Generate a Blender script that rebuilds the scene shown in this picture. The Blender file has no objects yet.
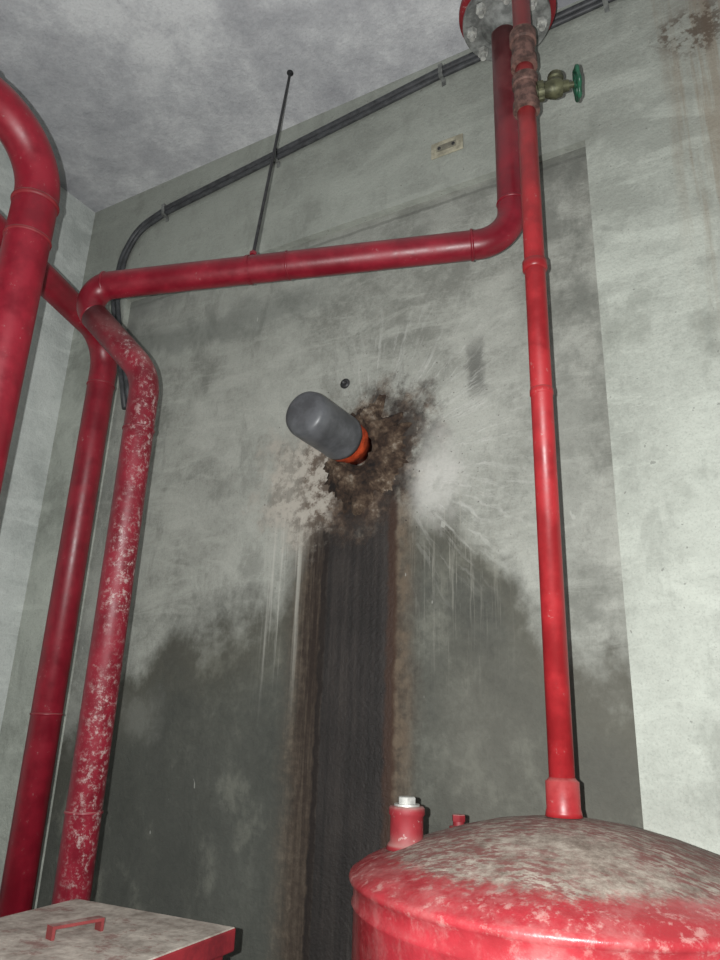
import bpy, bmesh, math, random
from mathutils import Vector, Matrix, noise
random.seed(4)
scene=bpy.context.scene
COL=bpy.context.collection

# ------------------------------------------------------------------ node DSL
class G:
    def __init__(s,name,rough=0.8):
        s.m=bpy.data.materials.new(name); s.m.use_nodes=True
        s.t=s.m.node_tree; s.b=s.t.nodes['Principled BSDF']; s.b.inputs['Roughness'].default_value=rough
        tc=s.t.nodes.new('ShaderNodeTexCoord'); s.P=tc.outputs['Object']
        sp=s.n('ShaderNodeSeparateXYZ'); s.l(s.P,sp.inputs[0]); s.x,s.y,s.z=sp.outputs
    def n(s,t): return s.t.nodes.new(t)
    def l(s,a,b): s.t.links.new(a,b)
    def put(s,v,i):
        if isinstance(v,bpy.types.NodeSocket): s.l(v,i)
        elif isinstance(v,(tuple,list)) and len(v)==3 and i.type=='RGBA': i.default_value=(*v,1)
        else: i.default_value=v
    def M(s,op,a,b=0.0,clamp=False):
        k=s.n('ShaderNodeMath');k.operation=op;k.use_clamp=clamp;s.put(a,k.inputs[0]);s.put(b,k.inputs[1]);return k.outputs[0]
    def add(s,a,b): return s.M('ADD',a,b)
    def sub(s,a,b): return s.M('SUBTRACT',a,b)
    def mul(s,a,b): return s.M('MULTIPLY',a,b)
    def ss(s,v,a,b,lo=0.0,hi=1.0):
        k=s.n('ShaderNodeMapRange');k.interpolation_type='SMOOTHSTEP'
        s.put(v,k.inputs[0]);k.inputs[1].default_value=a;k.inputs[2].default_value=b;k.inputs[3].default_value=lo;k.inputs[4].default_value=hi
        return k.outputs[0]
    def scl(s,sc,loc=(0,0,0),rot=(0,0,0)):
        k=s.n('ShaderNodeMapping');s.l(s.P,k.inputs[0]);k.inputs['Scale'].default_value=sc;k.inputs['Location'].default_value=loc;k.inputs['Rotation'].default_value=rot;return k.outputs[0]
    def N(s,scale,detail=5,rough=0.55,vec=None,dist=0.0):
        k=s.n('ShaderNodeTexNoise');s.l(vec if vec is not None else s.P,k.inputs['Vector'])
        k.inputs['Scale'].default_value=scale;k.inputs['Detail'].default_value=detail;k.inputs['Roughness'].default_value=rough;k.inputs['Distortion'].default_value=dist
        return k.outputs[0]
    def ramp(s,v,stops):
        k=s.n('ShaderNodeValToRGB');s.l(v,k.inputs[0]);r=k.color_ramp
        while len(r.elements)<len(stops): r.elements.new(0.5)
        for e,(p,c) in zip(r.elements,stops):
            e.position=p; e.color=(*c,1) if isinstance(c,tuple) else (c,c,c,1)
        return k.outputs[0]
    def mix(s,f,a,b,mode='MIX'):
        k=s.n('ShaderNodeMix');k.data_type='RGBA';k.blend_type=mode
        s.put(f,k.inputs[0]);s.put(a,k.inputs[6]);s.put(b,k.inputs[7]);return k.outputs[2]
    def comb(s,x,y,z):
        k=s.n('ShaderNodeCombineXYZ');s.put(x,k.inputs[0]);s.put(y,k.inputs[1]);s.put(z,k.inputs[2]);return k.outputs[0]
    def nz(s,i=2):
        g=s.n('ShaderNodeNewGeometry');k=s.n('ShaderNodeSeparateXYZ');s.l(g.outputs['Normal'],k.inputs[0]);return k.outputs[i]
    def bump(s,h,st=0.3,d=0.01):
        k=s.n('ShaderNodeBump');k.inputs['Strength'].default_value=st;k.inputs['Distance'].default_value=d
        s.l(h,k.inputs['Height']);s.l(k.outputs[0],s.b.inputs['Normal'])
    def col(s,c): s.put(c,s.b.inputs['Base Color'])
    def rough(s,c): s.put(c,s.b.inputs['Roughness'])

def plaster(g,dark,light):
    a=g.N(0.9,8,0.60,dist=0.4); b=g.N(4.0,7,0.62); c=g.N(38,5,0.7)
    v=g.add(g.mul(a,0.48),g.add(g.mul(b,0.34),g.mul(c,0.18)))
    mid=tuple(p*0.4+q*0.6 for p,q in zip(dark,light))
    base=g.ramp(v,[(0.41,dark),(0.49,mid),(0.58,light)])
    sm=g.N(2.2,6,0.62,g.scl((1.0,1,3.0),(1,2,3),(0,0.45,0)),0.7)
    base=g.mix(g.ss(sm,0.50,0.66,0,0.5),base,tuple(min(1,q*1.14) for q in light))
    sm2=g.N(2.4,6,0.66,g.scl((2.4,1,1.0),(8,2,5),(0,-0.5,0)),0.5)
    base=g.mix(g.ss(sm2,0.52,0.68,0,0.5),base,tuple(p*0.82 for p in dark))
    sm3=g.N(1,6,0.75,g.scl((5,1,22),(4,0,1),(0,0.4,0)),0.8)
    base=g.mix(g.ss(sm3,0.54,0.66,0,0.30),base,tuple(min(1,q*1.15) for q in light))
    gr=g.N(130,3,0.7); base=g.mix(g.ss(gr,0.50,0.68,0,0.26),base,tuple(p*0.55 for p in dark))
    return base

def mat_recess():
    g=G('concrete_stained',0.85)
    base=plaster(g,(0.225,0.228,0.200),(0.43,0.435,0.39))
    n1=g.N(1.6,7,0.6); n2=g.N(4.5,7,0.65,g.scl((1,1,0.8),(3,1,7))); n3=g.N(14,5,0.6); n4=g.N(30,5,0.7)
    n2c=g.sub(n2,0.5); n3c=g.sub(n3,0.5); n4c=g.sub(n4,0.5)
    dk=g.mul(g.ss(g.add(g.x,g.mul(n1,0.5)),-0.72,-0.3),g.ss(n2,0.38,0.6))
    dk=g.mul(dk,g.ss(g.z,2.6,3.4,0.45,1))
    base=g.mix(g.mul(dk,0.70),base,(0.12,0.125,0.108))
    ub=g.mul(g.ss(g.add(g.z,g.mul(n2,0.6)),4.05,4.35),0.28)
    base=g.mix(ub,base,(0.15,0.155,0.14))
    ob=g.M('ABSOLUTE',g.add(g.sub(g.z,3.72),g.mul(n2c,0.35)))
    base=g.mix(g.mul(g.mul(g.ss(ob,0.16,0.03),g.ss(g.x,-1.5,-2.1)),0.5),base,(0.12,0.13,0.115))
    ob2=g.M('ABSOLUTE',g.sub(g.add(g.z,g.mul(n3c,0.02)),4.045))
    base=g.mix(g.mul(g.ss(ob2,0.012,0.004),0.4),base,(0.08,0.08,0.07))
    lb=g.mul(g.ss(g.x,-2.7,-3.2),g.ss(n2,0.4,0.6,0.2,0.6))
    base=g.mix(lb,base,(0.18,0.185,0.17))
    sm=g.mul(g.ss(g.M('ABSOLUTE',g.sub(g.add(g.x,g.mul(n3,0.10)),-0.94)),0.06,0.02),
             g.mul(g.ss(g.z,2.92,3.05),g.ss(g.z,3.32,3.15)))
    base=g.mix(g.mul(sm,0.7),base,(0.09,0.09,0.08))
    dx=g.sub(g.x,-1.5); dz=g.sub(g.z,2.75)
    ang=g.M('ARCTAN2',dz,dx); rr=g.M('SQRT',g.add(g.mul(dx,dx),g.mul(dz,dz)))
    st=g.N(1,5,0.7,g.comb(g.mul(g.add(ang,g.mul(n2,0.16)),22),g.mul(rr,3.0),0.0))
    fan=g.mul(g.ss(ang,-1.2,-0.4),g.ss(ang,2.3,1.4))
    stm=g.mul(g.ss(st,0.50,0.64),g.mul(g.ss(rr,0.2,0.34),g.ss(rr,0.98,0.5)))
    stm=g.mul(g.mul(stm,g.add(g.mul(fan,0.85),0.15)),g.ss(n3,0.38,0.58,0.45,1))
    # ---- damp area with irregular upper boundary
    u=g.mul(g.add(g.x,3.74),1/3.4)
    zs=[(-3.7,1.35),(-3.19,1.5),(-2.95,1.74),(-2.68,1.97),(-2.4,2.02),(-2.02,2.12),(-1.8,2.30),(-1.35,2.55),(-1.1,2.5),(-0.95,2.36),(-0.79,2.06),(-0.6,1.88),(-0.41,1.86)]
    zb=g.ramp(u,[((a+3.74)/3.4,b/3) for a,b in zs])
    zz=g.add(g.z,g.add(g.mul(g.sub(n1,0.5),0.45),g.add(g.mul(n2c,0.55),g.mul(n3c,0.18))))
    d=g.sub(g.mul(zb,3.0),zz)
    dm=g.ss(d,-0.12,0.16)
    edge=g.mul(g.ss(d,-0.02,0.1),g.ss(d,0.45,0.12))
    damp=g.ramp(g.add(g.mul(n1,0.35),g.add(g.mul(n2,0.4),g.mul(n4,0.25))),[(0.40,(0.044,0.045,0.037)),(0.50,(0.080,0.081,0.066)),(0.60,(0.145,0.147,0.122))])
    low=g.ss(g.z,2.1,1.1)
    lft=g.ss(g.x,-1.2,-1.8,0.25,0.62)
    damp=g.mix(g.mul(low,lft),damp,(0.040,0.043,0.037))
    damp=g.mix(g.mul(edge,0.5),damp,(0.066,0.060,0.042))
    rightpale=g.mul(g.ss(g.x,-1.3,-1.0),g.ss(g.z,2.2,1.6))
    damp=g.mix(g.mul(rightpale,0.45),damp,(0.120,0.113,0.092))
    base=g.mix(g.mul(dm,0.93),base,damp)
    ptch=g.mul(g.ss(n2,0.55,0.68),g.mul(dm,0.42)); base=g.mix(ptch,base,(0.20,0.20,0.165))
    cx=g.add(g.x,2.76);cz=g.sub(g.z,1.60); rp=g.M('SQRT',g.add(g.mul(cx,cx),g.mul(cz,cz)))
    base=g.mix(g.mul(g.ss(g.add(rp,g.add(g.mul(n2c,0.4),g.mul(n4c,0.2))),0.17,0.0),0.5),base,(0.24,0.24,0.21))
    base=g.mix(g.mul(stm,0.60),base,(0.54,0.54,0.50))
    vr=g.N(1,4,0.6,g.scl((34,1,0.8)))
    vr2=g.N(1,5,0.7,g.scl((70,1,2.5),(5,0,1)))
    # ---- dark wet channel with rusty margins
    xc=g.M('ABSOLUTE',g.sub(g.add(g.x,g.add(g.mul(n2c,0.14),g.mul(n4c,0.07))),-1.59))
    xc2=g.M('ABSOLUTE',g.sub(g.add(g.x,g.mul(n3c,0.03)),-1.545))
    below=g.ss(g.add(g.z,g.mul(n2c,0.3)),2.74,2.52)
    marg=g.mul(g.ss(xc,0.37,0.20),below)
    mcol=g.ramp(g.add(g.mul(vr,0.5),g.mul(n4,0.5)),[(0.38,(0.034,0.022,0.015)),(0.5,(0.078,0.054,0.037)),(0.62,(0.15,0.115,0.083))])
    base=g.mix(g.mul(marg,0.88),base,mcol)
    lf=g.mul(g.ss(g.M('ABSOLUTE',g.sub(g.add(g.x,g.mul(n3c,0.10)),-1.775)),0.08,0.02),g.mul(g.ss(g.z,2.6,2.35),g.ss(vr2,0.35,0.55,0.45,1)))
    base=g.mix(g.mul(lf,g.ss(g.z,0.9,2.0,0.5,0.92)),base,(0.017,0.009,0.006))
    tan=g.mul(g.mul(g.ss(g.x,-1.39,-1.36),g.ss(g.x,-1.26,-1.34)),g.mul(below,g.ss(n3,0.4,0.6,0.3,1)))
    base=g.mix(g.mul(tan,0.55),base,(0.19,0.14,0.095))
    chan=g.mul(g.ss(xc2,0.178,0.158),below)
    ccol=g.ramp(g.add(g.mul(vr,0.4),g.add(g.mul(vr2,0.2),g.mul(n2,0.4))),[(0.38,(0.010,0.008,0.007)),(0.5,(0.020,0.016,0.0145)),(0.62,(0.038,0.031,0.027))])
    base=g.mix(chan,base,ccol)
    lin=g.mul(g.ss(g.M('ABSOLUTE',g.sub(g.add(g.x,g.mul(n3c,0.05)),-1.725)),0.022,0.008),below)
    base=g.mix(g.mul(lin,0.9),base,(0.009,0.005,0.004))
    lin2=g.mul(g.ss(g.M('ABSOLUTE',g.sub(g.add(g.x,g.mul(n3c,0.05)),-1.385)),0.035,0.01),below)
    base=g.mix(g.mul(lin2,0.85),base,(0.045,0.020,0.011))
    # ---- white lime runs left of the channel and fainter ones on its right
    wd=g.mul(g.ss(g.add(g.mul(vr,0.7),g.mul(vr2,0.3)),0.47,0.60),g.mul(g.mul(g.ss(g.x,-2.12,-1.98),g.ss(g.x,-1.82,-1.90)),g.mul(g.ss(g.add(g.z,g.mul(vr,1.4)),2.3,3.2),g.ss(g.z,2.95,2.7))))
    base=g.mix(g.mul(wd,0.85),base,(0.50,0.49,0.44))
    wd2=g.mul(g.ss(vr2,0.54,0.66),g.mul(g.mul(g.ss(g.x,-1.36,-1.2),g.ss(g.x,-0.7,-1.1)),g.mul(g.ss(g.z,1.6,2.3),g.ss(g.z,2.9,2.6))))
    base=g.mix(g.mul(wd2,0.38),base,(0.36,0.35,0.30))
    # ---- crust halo
    h1=g.mul(g.ss(g.add(rr,g.add(g.mul(n2c,0.7),g.mul(n4c,0.18))),0.42,0.25),g.ss(n3,0.34,0.50,0.55,1))
    crc=g.ramp(g.add(g.mul(g.N(11,6,0.68),0.72),g.mul(n4,0.28)),[(0.38,(0.011,0.007,0.006)),(0.49,(0.050,0.030,0.020)),(0.57,(0.12,0.082,0.056)),(0.66,(0.36,0.31,0.25))])
    base=g.mix(g.mul(h1,0.92),base,crc)
    ex=g.add(g.x,1.36); ez=g.sub(g.z,2.84); r4=g.M('SQRT',g.add(g.mul(ex,ex),g.mul(g.mul(ez,ez),0.22)))
    base=g.mix(g.mul(g.ss(g.add(r4,g.add(g.mul(n3c,0.3),g.mul(n4c,0.14))),0.12,0.03),0.8),base,(0.024,0.014,0.010))
    ex=g.mul(g.add(g.x,1.93),g.add(g.x,1.93)); ez=g.mul(g.sub(g.z,2.68),g.sub(g.z,2.68))
    r2=g.M('SQRT',g.add(ex,g.mul(ez,0.45)))
    h2m=g.ss(g.add(r2,g.add(g.mul(n2c,0.55),g.mul(n4c,0.15))),0.27,0.10)
    base=g.mix(g.mul(h2m,0.55),base,(0.17,0.13,0.10))
    h2=g.mul(h2m,g.ss(g.N(13,7,0.7),0.42,0.56))
    base=g.mix(g.mul(h2,0.85),base,(0.50,0.46,0.40))
    ex=g.mul(g.add(g.x,1.19),g.add(g.x,1.19)); ez=g.mul(g.sub(g.z,2.63),g.sub(g.z,2.63))
    r3=g.M('SQRT',g.add(ex,g.mul(ez,0.4)))
    h3=g.mul(g.ss(g.add(r3,g.mul(n2c,0.4)),0.19,0.03),g.ss(n3,0.33,0.50,0.5,1))
    base=g.mix(g.mul(h3,0.9),base,(0.57,0.56,0.52))
    sp=g.ss(g.N(60,2,0.5),0.68,0.72); base=g.mix(g.mul(sp,g.ss(rr,1.1,0.2,0,0.85)),base,(0.04,0.03,0.025))
    wsp=g.ss(g.N(17,2,0.4,g.scl((1.3,1,0.6),(2,2,2))),0.76,0.78); base=g.mix(g.mul(wsp,0.6),base,(0.45,0.45,0.41))
    g.col(base); g.rough(g.ss(chan,0,1,0.85,0.6))
    g.bump(g.add(g.mul(n3,0.6),g.add(g.mul(stm,0.3),g.N(60,5,0.65))),0.45,0.012)
    return g.m

def mat_wall():
    g=G('concrete_pale',0.85)
    base=plaster(g,(0.33,0.345,0.305),(0.51,0.535,0.475))
    n2=g.N(4,7,0.65); n1=g.N(2.0,8,0.66,g.scl((1.2,1,0.8),(9,4,2)))
    base=g.mix(g.mul(g.ss(n2,0.54,0.70),0.4),base,(0.22,0.23,0.20))
    base=g.mix(g.mul(g.ss(n1,0.55,0.66),0.45),base,(0.20,0.21,0.18))
    up=g.mul(g.ss(g.z,4.02,4.12),g.ss(g.x,0.1,-1.2,0.12,0.42)); base=g.mix(up,base,(0.22,0.225,0.20))
    vr=g.N(1,5,0.65,g.scl((22,1,0.9)))
    m=g.mul(g.ss(g.M('ABSOLUTE',g.sub(g.add(g.x,g.mul(n2,0.12)),0.10)),0.20,0.05),g.mul(g.ss(g.z,2.6,4.0),g.ss(vr,0.42,0.6,0.15,1)))
    base=g.mix(g.mul(m,0.6),base,(0.25,0.19,0.13))
    dx=g.sub(g.x,0.05);dz=g.sub(g.z,4.50);rr=g.M('SQRT',g.add(g.mul(dx,dx),g.mul(dz,g.mul(dz,0.8))))
    sp=g.mul(g.ss(g.add(rr,g.mul(g.sub(n2,0.5),0.6)),0.19,0.06),g.ss(g.N(16,6,0.7),0.45,0.55))
    base=g.mix(g.mul(sp,0.8),base,(0.09,0.06,0.04))
    pin=g.ss(g.N(38,2,0.5),0.70,0.74);base=g.mix(g.mul(pin,0.5),base,(0.1,0.1,0.09))
    g.col(base); g.bump(g.add(g.N(10,6,0.6),g.N(70,4,0.6)),0.4,0.012)
    return g.m

def mat_leftwall():
    g=G('concrete_left_wall',0.85)
    base=plaster(g,(0.45,0.48,0.455),(0.68,0.71,0.675))
    g.col(base); g.bump(g.add(g.N(10,6,0.6),g.N(70,4,0.6)),0.3,0.012); return g.m

def mat_ceiling():
    g=G('concrete_ceiling',0.9)
    a=g.N(0.9,8,0.6,dist=0.8);b=g.N(3.0,8,0.64,g.scl((1,1,1),(4,4,4)));c=g.N(30,5,0.7)
    v=g.add(g.mul(a,0.45),g.add(g.mul(b,0.4),g.mul(c,0.15)))
    base=g.ramp(v,[(0.40,(0.36,0.36,0.385)),(0.5,(0.52,0.52,0.54)),(0.58,(0.70,0.70,0.71))])
    gr=g.N(90,3,0.7); base=g.mix(g.ss(gr,0.52,0.68,0,0.2),base,(0.22,0.22,0.24))
    g.col(base); g.bump(g.add(g.N(6,6,0.6),g.N(50,4,0.6)),0.35,0.015); return g.m

def mat_red(name,red,dust=0.3,chips=0.3,rough=0.35,splat=0.0):
    g=G(name,rough)
    n=g.N(7,6,0.65); f=g.N(45,5,0.7)
    base=g.mix(g.ss(n,0.35,0.65),tuple(c*0.62 for c in red),red)
    nz=g.nz()
    dm=g.mul(g.ss(nz,0.0,0.8),g.ss(n,0.40,0.6,0.3,1))
    base=g.mix(g.mul(dm,dust),base,(0.33,0.25,0.22))
    ch=g.mul(g.ss(f,0.61,0.69),g.ss(n,0.46,0.62)); base=g.mix(g.mul(ch,chips),base,(0.42,0.34,0.31))
    if splat:
        s1=g.mul(g.ss(g.N(38,8,0.85),0.50,0.62),g.ss(g.N(2.6,6,0.7),0.36,0.56,0.12,1))
        s1=g.mul(s1,g.ss(g.nz(0),-0.3,0.8,0.08,1)); base=g.mix(g.mul(s1,splat),base,(0.42,0.33,0.31))
    g.col(base); g.rough(g.ss(n,0.3,0.7,rough,rough+0.2)); g.bump(g.N(30,5,0.6),0.15,0.004)
    return g.m

def mat_simple(name,c,rough=0.5,metal=0.0,var=0.35,sc=12):
    g=G(name,rough); n=g.N(sc,6,0.65)
    g.col(g.mix(g.ss(n,0.35,0.65),tuple(k*(1-var) for k in c),tuple(min(1,k*(1+var*0.5)) for k in c)))
    g.b.inputs['Metallic'].default_value=metal; g.bump(g.N(sc*3,4,0.6),0.15,0.004); return g.m

# ------------------------------------------------------------------ mesh helpers
def obj(name,bm,mats,parent=None,smooth=True):
    me=bpy.data.meshes.new(name); bmesh.ops.recalc_face_normals(bm,faces=bm.faces[:]); bm.to_mesh(me); bm.free()
    for m in (mats if isinstance(mats,(list,tuple)) else [mats]): me.materials.append(m)
    if smooth:
        for p in me.polygons: p.use_smooth=True
    o=bpy.data.objects.new(name,me); COL.objects.link(o)
    if parent: o.parent=parent
    return o
def autosm(o,deg=35):
    m=o.modifiers.new('es','EDGE_SPLIT'); m.split_angle=math.radians(deg)
def empty(name):
    o=bpy.data.objects.new(name,None); COL.objects.link(o); return o

def fillet(pts,rad,seg=10):
    out=[pts[0]]
    for i in range(1,len(pts)-1):
        r=rad[i-1] if isinstance(rad,(list,tuple)) else rad
        a,b,c=pts[i-1],pts[i],pts[i+1]
        u=(a-b).normalized(); v=(c-b).normalized(); ang=u.angle(v)
        t=r/math.tan(ang/2); t=min(t,(a-b).length*0.49 if i>1 else (a-b).length*0.95,(c-b).length*0.49 if i<len(pts)-2 else (c-b).length*0.95)
        r=t*math.tan(ang/2)
        cen=b+(u+v).normalized()*(r/math.sin(ang/2))
        s=b+u*t-cen; e=b+v*t-cen; tot=s.angle(e); ax=s.cross(e).normalized()
        for k in range(seg+1): out.append(cen+Matrix.Rotation(tot*k/seg,3,ax)@s)
    out.append(pts[-1]); return out

def sweep(bm,path,radf,n=32,cap=True,mi=0):
    T=[]
    for i in range(len(path)):
        a=path[max(i-1,0)];b=path[min(i+1,len(path)-1)];T.append((b-a).normalized())
    ref=Vector((0,0,1)) if abs(T[0].z)<0.9 else Vector((1,0,0))
    nrm=(ref-T[0]*ref.dot(T[0])).normalized(); rings=[]
    for i,pnt in enumerate(path):
        if i: nrm=(nrm-T[i]*nrm.dot(T[i])).normalized()
        bi=T[i].cross(nrm); r=radf[i] if isinstance(radf,(list,tuple)) else radf
        rings.append([bm.verts.new(pnt+(nrm*math.cos(2*math.pi*k/n)+bi*math.sin(2*math.pi*k/n))*r) for k in range(n)])
    for a,b in zip(rings,rings[1:]):
        for k in range(n):
            f=bm.faces.new((a[k],a[(k+1)%n],b[(k+1)%n],b[k])); f.material_index=mi
    if cap:
        for rg in (rings[0],rings[-1]):
            f=bm.faces.new(rg); f.material_index=mi

def lathe(bm,origin,axis,prof,n=40,mi=0):
    axis=Vector(axis).normalized()
    ref=Vector((0,0,1)) if abs(axis.z)<0.9 else Vector((1,0,0))
    a=(ref-axis*ref.dot(axis)).normalized(); b=axis.cross(a); rings=[]
    for d,r in prof:
        c=Vector(origin)+axis*d
        if r<1e-5: rings.append([bm.verts.new(c)])
        else: rings.append([bm.verts.new(c+(a*math.cos(2*math.pi*k/n)+b*math.sin(2*math.pi*k/n))*r) for k in range(n)])
    for p,q in zip(rings,rings[1:]):
        for k in range(n):
            k2=(k+1)%n
            if len(p)==1 and len(q)==1: continue
            if len(p)==1: f=bm.faces.new((p[0],q[k],q[k2]))
            elif len(q)==1: f=bm.faces.new((p[k],p[k2],q[0]))
            else: f=bm.faces.new((p[k],p[k2],q[k2],q[k]))
            f.material_index=mi
    for rg in (rings[0],rings[-1]):
        if len(rg)>1: f=bm.faces.new(rg); f.material_index=mi

def ring(bm,c,axis,r,w=0.012,h=0.004,n=36,mi=0):
    lathe(bm,Vector(c)-Vector(axis).normalized()*w/2,axis,[(0,r*0.98),(w*0.15,r+h*0.7),(w*0.5,r+h),(w*0.85,r+h*0.7),(w,r*0.98)],n,mi)

def box(bm,lo,hi,mi=0,mat=None,bev=0.0):
    r=bmesh.ops.create_cube(bm,size=1.0); vs=r['verts']
    lo=Vector(lo);hi=Vector(hi)
    for v in vs: v.co=Vector([(lo[i]+hi[i])/2+v.co[i]*(hi[i]-lo[i]) for i in range(3)])
    es=list({e for v in vs for e in v.link_edges})
    fs=set(f for v in vs for f in v.link_faces)
    if bev:
        rr=bmesh.ops.bevel(bm,geom=es,offset=bev,segments=2,affect='EDGES',profile=0.5)
        fs=set(rr['faces'])|{f for f in fs if f.is_valid}
        vs=list({v for f in fs for v in f.verts})
    for f in fs: f.material_index=mi
    if mat:
        for v in vs: v.co=mat@v.co
    return vs
def hexn(bm,c,axis,r,h,mi=0): lathe(bm,c,axis,[(0,r*0.96),(h*0.1,r),(h*0.9,r),(h,r*0.9)],6,mi)

V=Vector
# ------------------------------------------------------------------ room
mR=mat_recess(); mW=mat_wall(); mL=mat_leftwall(); mC=mat_ceiling()
YF=2.66; YB=2.70; ZC=4.92; XL=-3.74; XR=2.6
rx0,rx1,rz=-3.28,-0.445,4.09
bm=bmesh.new()
def quad(pts,mi):
    f=bm.faces.new([bm.verts.new(V(p)) for p in pts]); f.material_index=mi
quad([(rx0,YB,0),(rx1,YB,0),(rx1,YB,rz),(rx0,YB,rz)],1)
quad([(XL,YF,rz),(XR,YF,rz),(XR,YF,ZC),(XL,YF,ZC)],0)
quad([(rx1,YF,0),(XR,YF,0),(XR,YF,rz),(rx1,YF,rz)],0)
quad([(XL,YF,0),(rx0,YF,0),(rx0,YF,rz),(XL,YF,rz)],0)
quad([(rx0,YF,rz),(rx1,YF,rz),(rx1,YB,rz),(rx0,YB,rz)],0)
quad([(rx1,YF,0),(rx1,YB,0),(rx1,YB,rz),(rx1,YF,rz)],0)
quad([(rx0,YB,0),(rx0,YF,0),(rx0,YF,rz),(rx0,YB,rz)],0)
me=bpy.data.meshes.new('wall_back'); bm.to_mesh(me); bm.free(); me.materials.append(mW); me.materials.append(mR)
o=bpy.data.objects.new('wall_back',me); COL.objects.link(o)
bm=bmesh.new(); box(bm,(XL-0.15,-3,0),(XL,YB,ZC)); obj('wall_left',bm,mL,smooth=False)
bm=bmesh.new(); box(bm,(XL-0.15,-3,ZC),(XR,YB,ZC+0.15)); obj('ceiling',bm,mC,smooth=False)
mF=mat_simple('concrete_floor',(0.16,0.16,0.145),0.7,0,0.5,3)
bm=bmesh.new(); box(bm,(XL-0.15,-3,-0.15),(XR,YB,0)); obj('floor',bm,mF,smooth=False)

# ------------------------------------------------------------------ pipes
red1=mat_red('red_paint_pipe',(0.235,0.0065,0.019),0.3,0.35,0.33)
red2=mat_red('red_paint_splattered',(0.205,0.0075,0.020),0.35,0.5,0.40,0.9)
red3=mat_red('red_paint_riser',(0.35,0.016,0.021),0.22,0.4,0.34)
redF=mat_red('red_paint_fitting',(0.22,0.012,0.018),0.6,0.7,0.5)
rust=mat_simple('rusty_fitting',(0.15,0.080,0.065),0.7,0.2,0.6,30)
zinc=mat_simple('galvanised_steel',(0.50,0.50,0.47),0.45,0.35,0.4,25)
dusty=mat_simple('dusty_grey_iron',(0.21,0.215,0.205),0.7,0.1,0.5,18)
brass=mat_simple('tarnished_brass',(0.10,0.10,0.055),0.5,0.5,0.5,30)
green=mat_simple('green_handwheel_paint',(0.012,0.085,0.045),0.4,0.0,0.4,40)
dark=mat_simple('dark_steel',(0.05,0.05,0.052),0.5,0.4,0.4,30)

root=empty('fire_sprinkler_pipe')
A=V((-2.415,1.668,3.312)); B=V((-0.685,2.315,3.405))
bm=bmesh.new()
path=fillet([V((-2.055,1.82,0.0)),V((-2.055,1.82,2.90)),A,B,V((-0.685,2.315,4.56))],[0.22,0.085,0.15],14)
cut=next(i for i,p in enumerate(path) if p.z>3.02)
sweep(bm,path[:cut+1],0.058,36)
for z in (2.66,1.3): ring(bm,(-2.055,1.82,z),(0,0,1),0.058)
obj('drop_pipe',bm,red2,root)
bm=bmesh.new(); sweep(bm,path[cut:],0.057,36)
d=(B-A).normalized()
ring(bm,A+d*0.16,d,0.057); ring(bm,B-d*0.16,d,0.057,0.014,0.006); ring(bm,A+d*0.95,d,0.057,0.01,0.003)
ring(bm,(-0.685,2.315,3.58),(0,0,1),0.057)
obj('horizontal_run',bm,red1,root)
fc=V((-0.675,2.315,4.53))
bm=bmesh.new()
lathe(bm,fc,(0,0,1),[(-0.06,0.062),(-0.03,0.075),(-0.012,0.10),(0.0,0.11),(0.0,0.185),(0.004,0.19),(0.03,0.19),(0.034,0.185),(0.034,0.05)],56)
o=obj('lower_flange',bm,dusty,root); autosm(o)
bm=bmesh.new()
lathe(bm,fc+V((0.008,-0.012,0)),(0,0,1),[(0.036,0.05),(0.036,0.205),(0.04,0.209),(0.065,0.209),(0.07,0.20),(0.07,0.05)],56)
o=obj('red_backing_flange',bm,redF,root); autosm(o)
bm=bmesh.new()
lathe(bm,fc,(0,0,1),[(0.072,0.05),(0.072,0.19),(0.10,0.19),(0.105,0.12),(0.14,0.105),(0.20,0.10),(0.25,0.12),(0.26,0.19),(0.29,0.19),(0.295,0.06),(0.388,0.06)],56)
o=obj('valve_body',bm,dusty,root); autosm(o)
bm=bmesh.new()
for k in range(8):
    a=2*math.pi*(k+0.4)/8; c=fc+V((math.cos(a)*0.15,math.sin(a)*0.15,0))
    lathe(bm,c+V((0,0,-0.055)),(0,0,1),[(0,0.0),(0,0.012),(0.12,0.012),(0.12,0)],12)
    hexn(bm,c+V((0,0,-0.030)),(0,0,1),0.024,0.028)
o=obj('flange_bolts',bm,zinc,root); autosm(o)

root=empty('water_supply_pipe'); bm=bmesh.new()
path=fillet([V((-2.75,2.16,0.0)),V((-2.75,2.16,3.40)),V((-2.35,0.93,3.41)),V((-2.0,-0.2,3.41))],[0.17,0.1],14)
sweep(bm,path,0.064,36)
for z in (3.15,1.6): ring(bm,(-2.75,2.16,z),(0,0,1),0.064)
obj('pipe_run',bm,red1,root)

root=empty('large_fire_main_pipe'); bm=bmesh.new()
path=fillet([V((-2.085,1.24,0.0)),V((-2.085,1.24,3.575)),V((-2.07,0.35,3.575)),V((-2.07,-0.8,3.575))],[0.24,0.1],18)
sweep(bm,path,0.075,44)
obj('pipe_run',bm,red1,root)
bm=bmesh.new(); ring(bm,(-2.085,1.24,3.31),(0,0,1),0.075,0.02,0.006); ring(bm,(-2.085,1.24,3.16),(0,0,1),0.075,0.014,0.004)
ring(bm,(-2.078,0.97,3.575),(0,1,0),0.075,0.02,0.006); obj('weld_seams',bm,redF,root)

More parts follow.
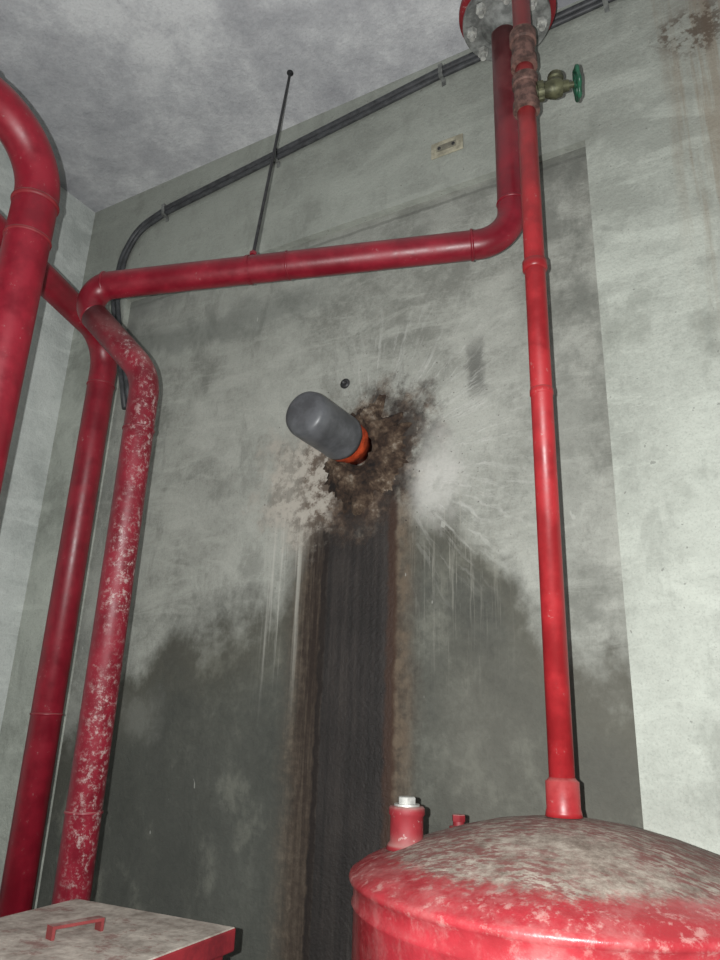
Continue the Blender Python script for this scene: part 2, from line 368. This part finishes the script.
root=empty('riser_pipe_with_valve'); X,Y=-0.54,2.06
bm=bmesh.new(); sweep(bm,[V((X,Y,1.40)),V((X,Y,ZC))],0.034,32)
obj('riser',bm,red3,root)
bm=bmesh.new()
lathe(bm,(X,Y,1.392),(0,0,1),[(0,0.048),(0.012,0.046),(0.02,0.044),(0.085,0.044),(0.09,0.038),(0.095,0.034)],32)
lathe(bm,(X,Y,3.06),(0,0,1),[(0,0.034),(0.005,0.041),(0.035,0.041),(0.04,0.034)],32)
lathe(bm,(X,Y,2.60),(0,0,1),[(0,0.034),(0.003,0.0365),(0.02,0.0365),(0.023,0.034)],32)
obj('couplings',bm,red3,root)
bm=bmesh.new()
lathe(bm,(X,Y,3.95),(0,0,1),[(0,0.034),(0.005,0.049),(0.05,0.049),(0.055,0.043),(0.12,0.043),(0.125,0.05),(0.17,0.05),(0.175,0.034)],32)
lathe(bm,(X,Y,3.74),(0,0,1),[(0,0.034),(0.005,0.048),(0.04,0.048),(0.045,0.042),(0.12,0.042),(0.125,0.048),(0.16,0.048),(0.165,0.034)],32)
o=obj('rusty_union',bm,rust,root); autosm(o)
ax=V((0.95,0.30,0.10)).normalized(); o0=V((X-0.02,Y,3.83))
bm=bmesh.new()
lathe(bm,o0,ax,[(0.02,0.026),(0.06,0.026),(0.062,0.034),(0.085,0.034),(0.087,0.026),(0.10,0.032),(0.125,0.038),(0.15,0.032),(0.152,0.022),(0.175,0.020),(0.177,0.011),(0.215,0.011),(0.216,0)],24)
up=V((0,0,1)); hexn(bm,o0+ax*0.062,ax,0.037,0.024)
lathe(bm,o0+ax*0.125+V((0,0,-0.02)),(0.0,0.25,1),[(0,0.02),(0.07,0.024),(0.075,0.03),(0.10,0.03),(0.10,0)],16)
o=obj('gate_valve_body',bm,brass,root); autosm(o)
bm=bmesh.new(); c=o0+ax*0.205
a1=(up-ax*up.dot(ax)).normalized(); b1=ax.cross(a1)
n=40
def rimp(t):
    r=0.052+0.005*math.cos(t*6); return c+(a1*math.cos(t)+b1*math.sin(t))*r
rings=[]
for k in range(n):
    t=2*math.pi*k/n; p0=rimp(t); rad=(p0-c).normalized()
    rings.append([bm.verts.new(p0+(rad*math.cos(q)+ax*math.sin(q))*0.008) for q in [2*math.pi*j/10 for j in range(10)]])
for k in range(n):
    for j in range(10): bm.faces.new((rings[k][j],rings[k][(j+1)%10],rings[(k+1)%n][(j+1)%10],rings[(k+1)%n][j]))
for k in range(3):
    t=2*math.pi*k/3; sweep(bm,[c,rimp(t)],0.008,10)
lathe(bm,c-ax*0.012,ax,[(0,0.016),(0.024,0.016)],16)
obj('handwheel',bm,green,root)

# ------------------------------------------------------------------ PVC stub with cap
mPVC=mat_simple('grey_pvc',(0.100,0.103,0.110),0.40,0,0.35,9)
mOr=mat_simple('orange_sealant',(0.55,0.070,0.02),0.5,0,0.5,22)
root=empty('capped_pvc_pipe'); bm=bmesh.new(); px,pz=-1.585,2.825
lathe(bm,(px,2.66,pz),(0,-1,0),[(0.075,0.098),(0.09,0.102),(0.095,0.107),(0.115,0.108),(0.12,0.1055),(0.32,0.1045),(0.375,0.103),(0.394,0.097),(0.405,0.086),(0.411,0.068),(0.413,0.045),(0.412,0.022),(0.410,0)],56)
obj('end_cap',bm,mPVC,root)
bm=bmesh.new()
lathe(bm,(px,2.699,pz),(0,-1,0),[(0,0.088),(0.055,0.090),(0.065,0.099),(0.085,0.101),(0.105,0.100),(0.12,0.098),(0.135,0.096)],56)
for v in bm.verts:
    k=noise.noise(v.co*22)*0.007; v.co.x+=k; v.co.z+=k
obj('orange_sealant_ring',bm,mOr,root)
def crust_mat():
    g=G('crumbled_mortar',0.9)
    v=g.add(g.mul(g.N(9,6,0.66),0.7),g.mul(g.N(40,5,0.7),0.3))
    g.col(g.ramp(v,[(0.38,(0.011,0.007,0.006)),(0.48,(0.055,0.032,0.020)),(0.56,(0.13,0.088,0.058)),(0.66,(0.40,0.34,0.27))]))
    g.bump(g.N(45,6,0.7),0.8,0.02); return g.m
bm=bmesh.new(); nr,na=40,150; rings=[]
for i in range(nr+1):
    f=i/nr; rg=[]
    for k in range(na):
        a=2*math.pi*k/na
        lobe=0.19+0.035*math.cos(a-0.6)+0.12*max(0,-math.sin(a))**1.6+0.09*noise.noise(V((math.cos(a)*2.6,math.sin(a)*2.6,3)))+0.05*noise.noise(V((math.cos(a)*8,math.sin(a)*8,6)))+0.03*noise.noise(V((math.cos(a)*20,math.sin(a)*20,6)))
        rr=0.075+(lobe-0.075)*f
        x=px+0.03+rr*math.cos(a); z=pz-0.02+rr*math.sin(a)
        e=(1-f)
        t1_=noise.noise(V((x*8,z*8,1))); t2_=noise.noise(V((x*17,z*17,5)))
        step=0.020*round((t1_+0.3*t2_)*3)/2.0
        h=(min(1,e*3)**0.7)*(0.032+0.025*t1_+step+0.018*t2_+0.009*noise.noise(V((x*50,z*50,9))))
        y=YB-max(-0.003,h)
        if f==1: y=YB+0.004
        rg.append(bm.verts.new((x,min(y,YB+0.004),z)))
    rings.append(rg)
for p,q in zip(rings,rings[1:]):
    for k in range(na): bm.faces.new((p[k],p[(k+1)%na],q[(k+1)%na],q[k]))
o=obj('crumbled_mortar_patch',bm,crust_mat(),root)

# ------------------------------------------------------------------ pressure tank
def mat_tank():
    g=G('red_tank_paint_dusty',0.35)
    n=g.N(5,7,0.65);f=g.N(28,6,0.75); s=g.N(1,6,0.7,g.scl((30,75,10),(0,0,0),(0,0,0.5)))
    red=g.mix(g.ss(n,0.35,0.65),(0.26,0.011,0.018),(0.38,0.022,0.034))
    film=g.ss(g.N(9,7,0.7),0.42,0.66,0.05,0.42); base=g.mix(film,red,(0.42,0.19,0.18))
    wear=g.mul(g.ss(f,0.52,0.66),g.ss(g.z,1.18,1.27,0.12,0.55)); base=g.mix(wear,base,(0.48,0.30,0.27))
    top=g.ss(g.add(g.z,g.add(g.mul(g.sub(f,0.5),0.05),g.mul(g.sub(n,0.5),0.04))),1.276,1.300)
    scr=g.mul(g.ss(s,0.45,0.55),g.ss(g.N(3.2,6,0.7),0.40,0.54))
    dustc=g.ramp(g.N(16,8,0.78),[(0.38,(0.13,0.105,0.082)),(0.5,(0.245,0.210,0.172)),(0.62,(0.38,0.34,0.285))])
    dustc=g.mix(g.mul(scr,0.85),dustc,(0.15,0.045,0.04))
    base=g.mix(g.mul(top,0.96),base,dustc)
    g.col(base); g.rough(g.add(g.mul(top,0.5),g.ss(f,0.4,0.7,0.30,0.55))); g.bump(g.add(n,g.N(60,5,0.6)),0.25,0.005); return g.m
mT=mat_tank()
root=empty('pressure_tank'); TC=V((-0.54,2.06,0))
bm=bmesh.new(); R0=0.55
prof=[(0.10,0.0),(0.10,0.2),(0.13,0.38),(0.18,0.48),(0.25,0.535),(0.32,R0-0.008),(1.175,R0-0.008),(1.181,R0-0.002),(1.187,R0-0.007),(1.222,R0-0.006),(1.228,R0+0.002),(1.238,R0+0.006),(1.247,R0+0.002),(1.252,R0-0.010),(1.264,R0-0.024),(1.274,R0-0.046),(1.284,R0-0.08),(1.300,0.43),(1.322,0.37),(1.350,0.28),(1.372,0.19),(1.385,0.10),(1.390,0.0)]
lathe(bm,TC,(0,0,1),prof,96)
obj('tank_shell',bm,mT,root)
bm=bmesh.new()
for k in range(3):
    a=2*math.pi*k/3+0.4; c=TC+V((math.cos(a)*0.42,math.sin(a)*0.42,0)); box(bm,c+V((-0.04,-0.04,0)),c+V((0.04,0.04,0.28)),bev=0.004)
obj('tank_legs',bm,red3,root,False)
bm=bmesh.new(); nc=V((-0.917,1.90,1.295))
lathe(bm,nc,(0,0,1),[(0,0.055),(0.012,0.050),(0.02,0.044),(0.08,0.044),(0.085,0.048),(0.10,0.048),(0.105,0.044),(0.105,0)],32)
obj('filler_nozzle',bm,redF,root)
bm=bmesh.new(); lathe(bm,nc+V((0,0,0.10)),(0,0,1),[(0,0.034),(0.010,0.034),(0.011,0)],24); hexn(bm,nc+V((0,0,0.108)),(0,0,1),0.025,0.020)
o=obj('nozzle_plug',bm,zinc,root); autosm(o)
bm=bmesh.new(); bc=V((-0.83,2.05,1.335)); lathe(bm,bc,(0,0,1),[(0,0.026),(0.01,0.026),(0.012,0.016),(0.025,0.016)],20); hexn(bm,bc+V((0,0,0.022)),(0,0,1),0.019,0.018)
o=obj('bleed_bolt',bm,redF,root); autosm(o)

# ------------------------------------------------------------------ cabinet bottom left
def mat_cab():
    g=G('red_cabinet_dusty_top',0.5); nz=g.nz(); n=g.N(9,7,0.7)
    red=g.mix(g.ss(n,0.35,0.65),(0.10,0.008,0.012),(0.20,0.015,0.020))
    dc=g.ramp(g.add(g.mul(n,0.6),g.mul(g.N(40,5,0.7),0.4)),[(0.38,(0.18,0.15,0.125)),(0.5,(0.33,0.29,0.25)),(0.62,(0.50,0.45,0.39))])
    dc=g.mix(g.mul(g.ss(g.N(14,6,0.75),0.54,0.63),0.65),dc,(0.18,0.075,0.065))
    g.col(g.mix(g.ss(nz,0.5,0.8),red,dc)); g.rough(0.6); g.bump(g.N(40,5,0.6),0.25,0.004); return g.m
mCab=mat_cab()
mHan=mat_red('worn_red_handle',(0.20,0.03,0.03),0.9,0.9,0.5)
root=empty('steel_cabinet'); Rz=Matrix.Rotation(math.radians(3.5),4,'Z'); Mx=Matrix.Translation((-1.30,1.70,0))@Rz
bm=bmesh.new(); W_,D_=0.56,0.75
box(bm,(-W_+0.02,-D_+0.02,0.06),(-0.02,-0.02,1.07),mat=Mx,bev=0.004)
box(bm,(-W_,-D_,1.045),(0,0,1.10),mat=Mx,bev=0.006)
box(bm,(-W_+0.03,-D_+0.03,0.0),(-0.03,-0.03,0.06),mat=Mx)
obj('cabinet_body',bm,mCab,root,False)
bm=bmesh.new()
hp=[V((-1.577,1.345,1.098)),V((-1.577,1.345,1.122)),V((-1.548,1.475,1.122)),V((-1.548,1.475,1.098))]
dr=(hp[2]-hp[1]).normalized(); sd=V((dr.y,-dr.x,0))*0.014
def strap(a,b,th):
    vs=[bm.verts.new(q) for q in (a+sd,a-sd,b-sd,b+sd,a+sd+th,a-sd+th,b-sd+th,b+sd+th)]
    for f in ((0,1,2,3),(4,5,6,7),(0,1,5,4),(1,2,6,5),(2,3,7,6),(3,0,4,7)): bm.faces.new([vs[i] for i in f])
strap(hp[0],hp[1],dr*0.008); strap(hp[1],hp[2],V((0,0,0.007))); strap(hp[3],hp[2],-dr*0.008)
obj('top_handle',bm,mHan,root,False)

# ------------------------------------------------------------------ conduit on wall
root=empty('electrical_conduit')
cp=[(2.4,4.88),(-0.24,4.855),(-1.12,4.83),(-2.16,4.74),(-3.00,4.67),(-3.26,4.60),(-3.36,4.42),(-3.39,4.15),(-3.32,3.90),(-3.20,3.55),(-3.12,3.30)]
mCon=mat_simple('dark_conduit',(0.060,0.062,0.066),0.5,0,0.4,20)
for i,off in enumerate((0.0,0.036)):
    pts=[V((x,YF-0.020,z)) for x,z in cp]; q=[]
    for k,p in enumerate(pts):
        t=(pts[min(k+1,len(pts)-1)]-pts[max(k-1,0)]).normalized(); nrm=V((t.z,0,-t.x))
        q.append(p+nrm*(-off if i else 0))
    bm=bmesh.new(); sweep(bm,fillet(q,0.25,5),0.018 if i==0 else 0.014,14); obj('conduit_tube_%d'%(i+1),bm,mCon,root)
bm=bmesh.new()
for x,z,a in ((-1.12,4.81,3),(-2.16,4.72,5),(-3.02,4.65,8),(-0.30,4.84,2)):
    m=Matrix.Translation((x,YF,z))@Matrix.Rotation(math.radians(-a),4,'Y')
    box(bm,(-0.011,-0.046,-0.040),(0.011,-0.040,0.040),mat=m,bev=0.002); box(bm,(-0.011,-0.004,-0.07),(0.011,-0.001,-0.036),mat=m); box(bm,(-0.011,-0.004,0.036),(0.011,-0.001,0.055),mat=m)
    box(bm,(-0.011,-0.042,-0.042),(0.011,-0.001,-0.037),mat=m);box(bm,(-0.011,-0.042,0.037),(0.011,-0.001,0.042),mat=m)
obj('saddle_clips',bm,dusty,root,False)

# ------------------------------------------------------------------ hanger rod
root=empty('threaded_hanger_rod'); t0=V((-1.88,2.35,ZC)); t1=V((-1.68,1.955,3.42)); bm=bmesh.new()
path=[];rad=[];N=220
for k in range(N+1): path.append(t0.lerp(t1,k/N)); rad.append(0.0065+(0.001 if k%2 else 0))
sweep(bm,path,rad,10); dd=(t1-t0).normalized()
lathe(bm,t0,dd,[(0,0.018),(0.006,0.018),(0.008,0.011),(0.02,0.011)],16); obj('rod',bm,dark,root)
bm=bmesh.new(); pd=(B-A).normalized()
pc=A+pd*((V((-1.68,1.943,3.35))-A).dot(pd))
hexn(bm,t1-dd*0.03,dd,0.016,0.018)
a1=(V((0,0,1))-pd*pd.z).normalized(); b1=pd.cross(a1)
lp=[pc+(a1*math.cos(t)+b1*math.sin(t))*0.0585 for t in [2*math.pi*k/28 for k in range(28)]]
w=pd*0.007
vi=[(bm.verts.new(p-w),bm.verts.new(p+w),bm.verts.new(p+w+(p-pc)*0.03),bm.verts.new(p-w+(p-pc)*0.03)) for p in lp]
for k in range(28):
    p,q=vi[k],vi[(k+1)%28]
    for j in range(4): bm.faces.new((p[j],p[(j+1)%4],q[(j+1)%4],q[j]))
obj('pipe_clamp',bm,red1,root,False)

# ------------------------------------------------------------------ small wall things
mPl=mat_simple('yellowed_plate',(0.42,0.39,0.29),0.6,0,0.35,20)
root=empty('junction_box_plate'); bm=bmesh.new()
m=Matrix.Translation((-1.10,YF,4.335))
box(bm,(-0.085,-0.010,-0.045),(0.085,-0.001,0.045),mat=m,bev=0.003); obj('plate',bm,mPl,root,False)
bm=bmesh.new()
box(bm,(-0.055,-0.012,-0.018),(0.050,-0.0095,0.018),mat=m,mi=0)
obj('recessed_opening',bm,mat_simple('dull_grey_insert',(0.26,0.245,0.19),0.7),root,False)
bm=bmesh.new()
for dx in (-0.04,0.035): lathe(bm,(-1.10+dx,YF-0.011,4.335),(0,-1,0),[(0,0.009),(0.004,0.008),(0.005,0)],14)
obj('screws',bm,dark,root)
root=empty('anchor_sleeve'); bm=bmesh.new()
lathe(bm,(-1.66,YB-0.001,3.17),(0,-1,0),[(0,0.026),(0.004,0.026),(0.006,0.020),(0.010,0.018),(0.010,0.012),(0.003,0.011),(0.003,0)],20); obj('sleeve',bm,dark,root)

root=empty('wall_outlet_pipe'); bm=bmesh.new(); sx,sz=0.170,4.68
lathe(bm,(sx,YF-0.001,sz),(0,-1,0),[(0,0.055),(0.10,0.055),(0.10,0.10),(0.12,0.10),(0.145,0.10),(0.15,0.05),(0.20,0.045),(0.20,0)],36)
o=obj('outlet_stub',bm,red3,root); autosm(o)
bm=bmesh.new()
for k in range(6):
    a=2*math.pi*k/6; hexn(bm,(sx+math.cos(a)*0.078,YF-0.143,sz+math.sin(a)*0.078),(0,-1,0),0.013,0.014)
obj('stub_bolts',bm,rust,root)

# ------------------------------------------------------------------ camera
f=720.0; p=math.radians(18.8); ro=math.radians(2.0); hd=math.radians(120)
hh=V((math.cos(hd),math.sin(hd),0)); rt=V((math.sin(hd),-math.cos(hd),0)); zz=V((0,0,1))
fw=hh*math.cos(p)+zz*math.sin(p); u0=-hh*math.sin(p)+zz*math.cos(p)
Rr=rt*math.cos(ro)+u0*math.sin(ro); Uu=u0*math.cos(ro)-rt*math.sin(ro)
cam=bpy.data.cameras.new('camera'); co=bpy.data.objects.new('camera',cam); COL.objects.link(co)
cam.sensor_fit='VERTICAL'; cam.sensor_height=24; cam.sensor_width=18; cam.lens=24*f/960; cam.clip_start=0.02
M=Matrix((Rr,Uu,-fw)).transposed().to_4x4(); M.translation=V((0,0,1.6)); co.matrix_world=M; scene.camera=co

# ------------------------------------------------------------------ light: phone flash beside the lens + dim ambient
L=bpy.data.lights.new('phone_flash','POINT'); L.energy=365; L.shadow_soft_size=0.005; L.color=(0.985,1.0,0.99)
lo=bpy.data.objects.new('phone_flash',L); COL.objects.link(lo); lo.location=V((0,0,1.6))-Rr*0.052+Uu*0.01
w=bpy.data.worlds.new('world'); scene.world=w; w.use_nodes=True
w.node_tree.nodes['Background'].inputs[0].default_value=(0.88,0.93,1.0,1); w.node_tree.nodes['Background'].inputs[1].default_value=0.15
scene.view_settings.view_transform='Standard'
scene.view_settings.look='None'
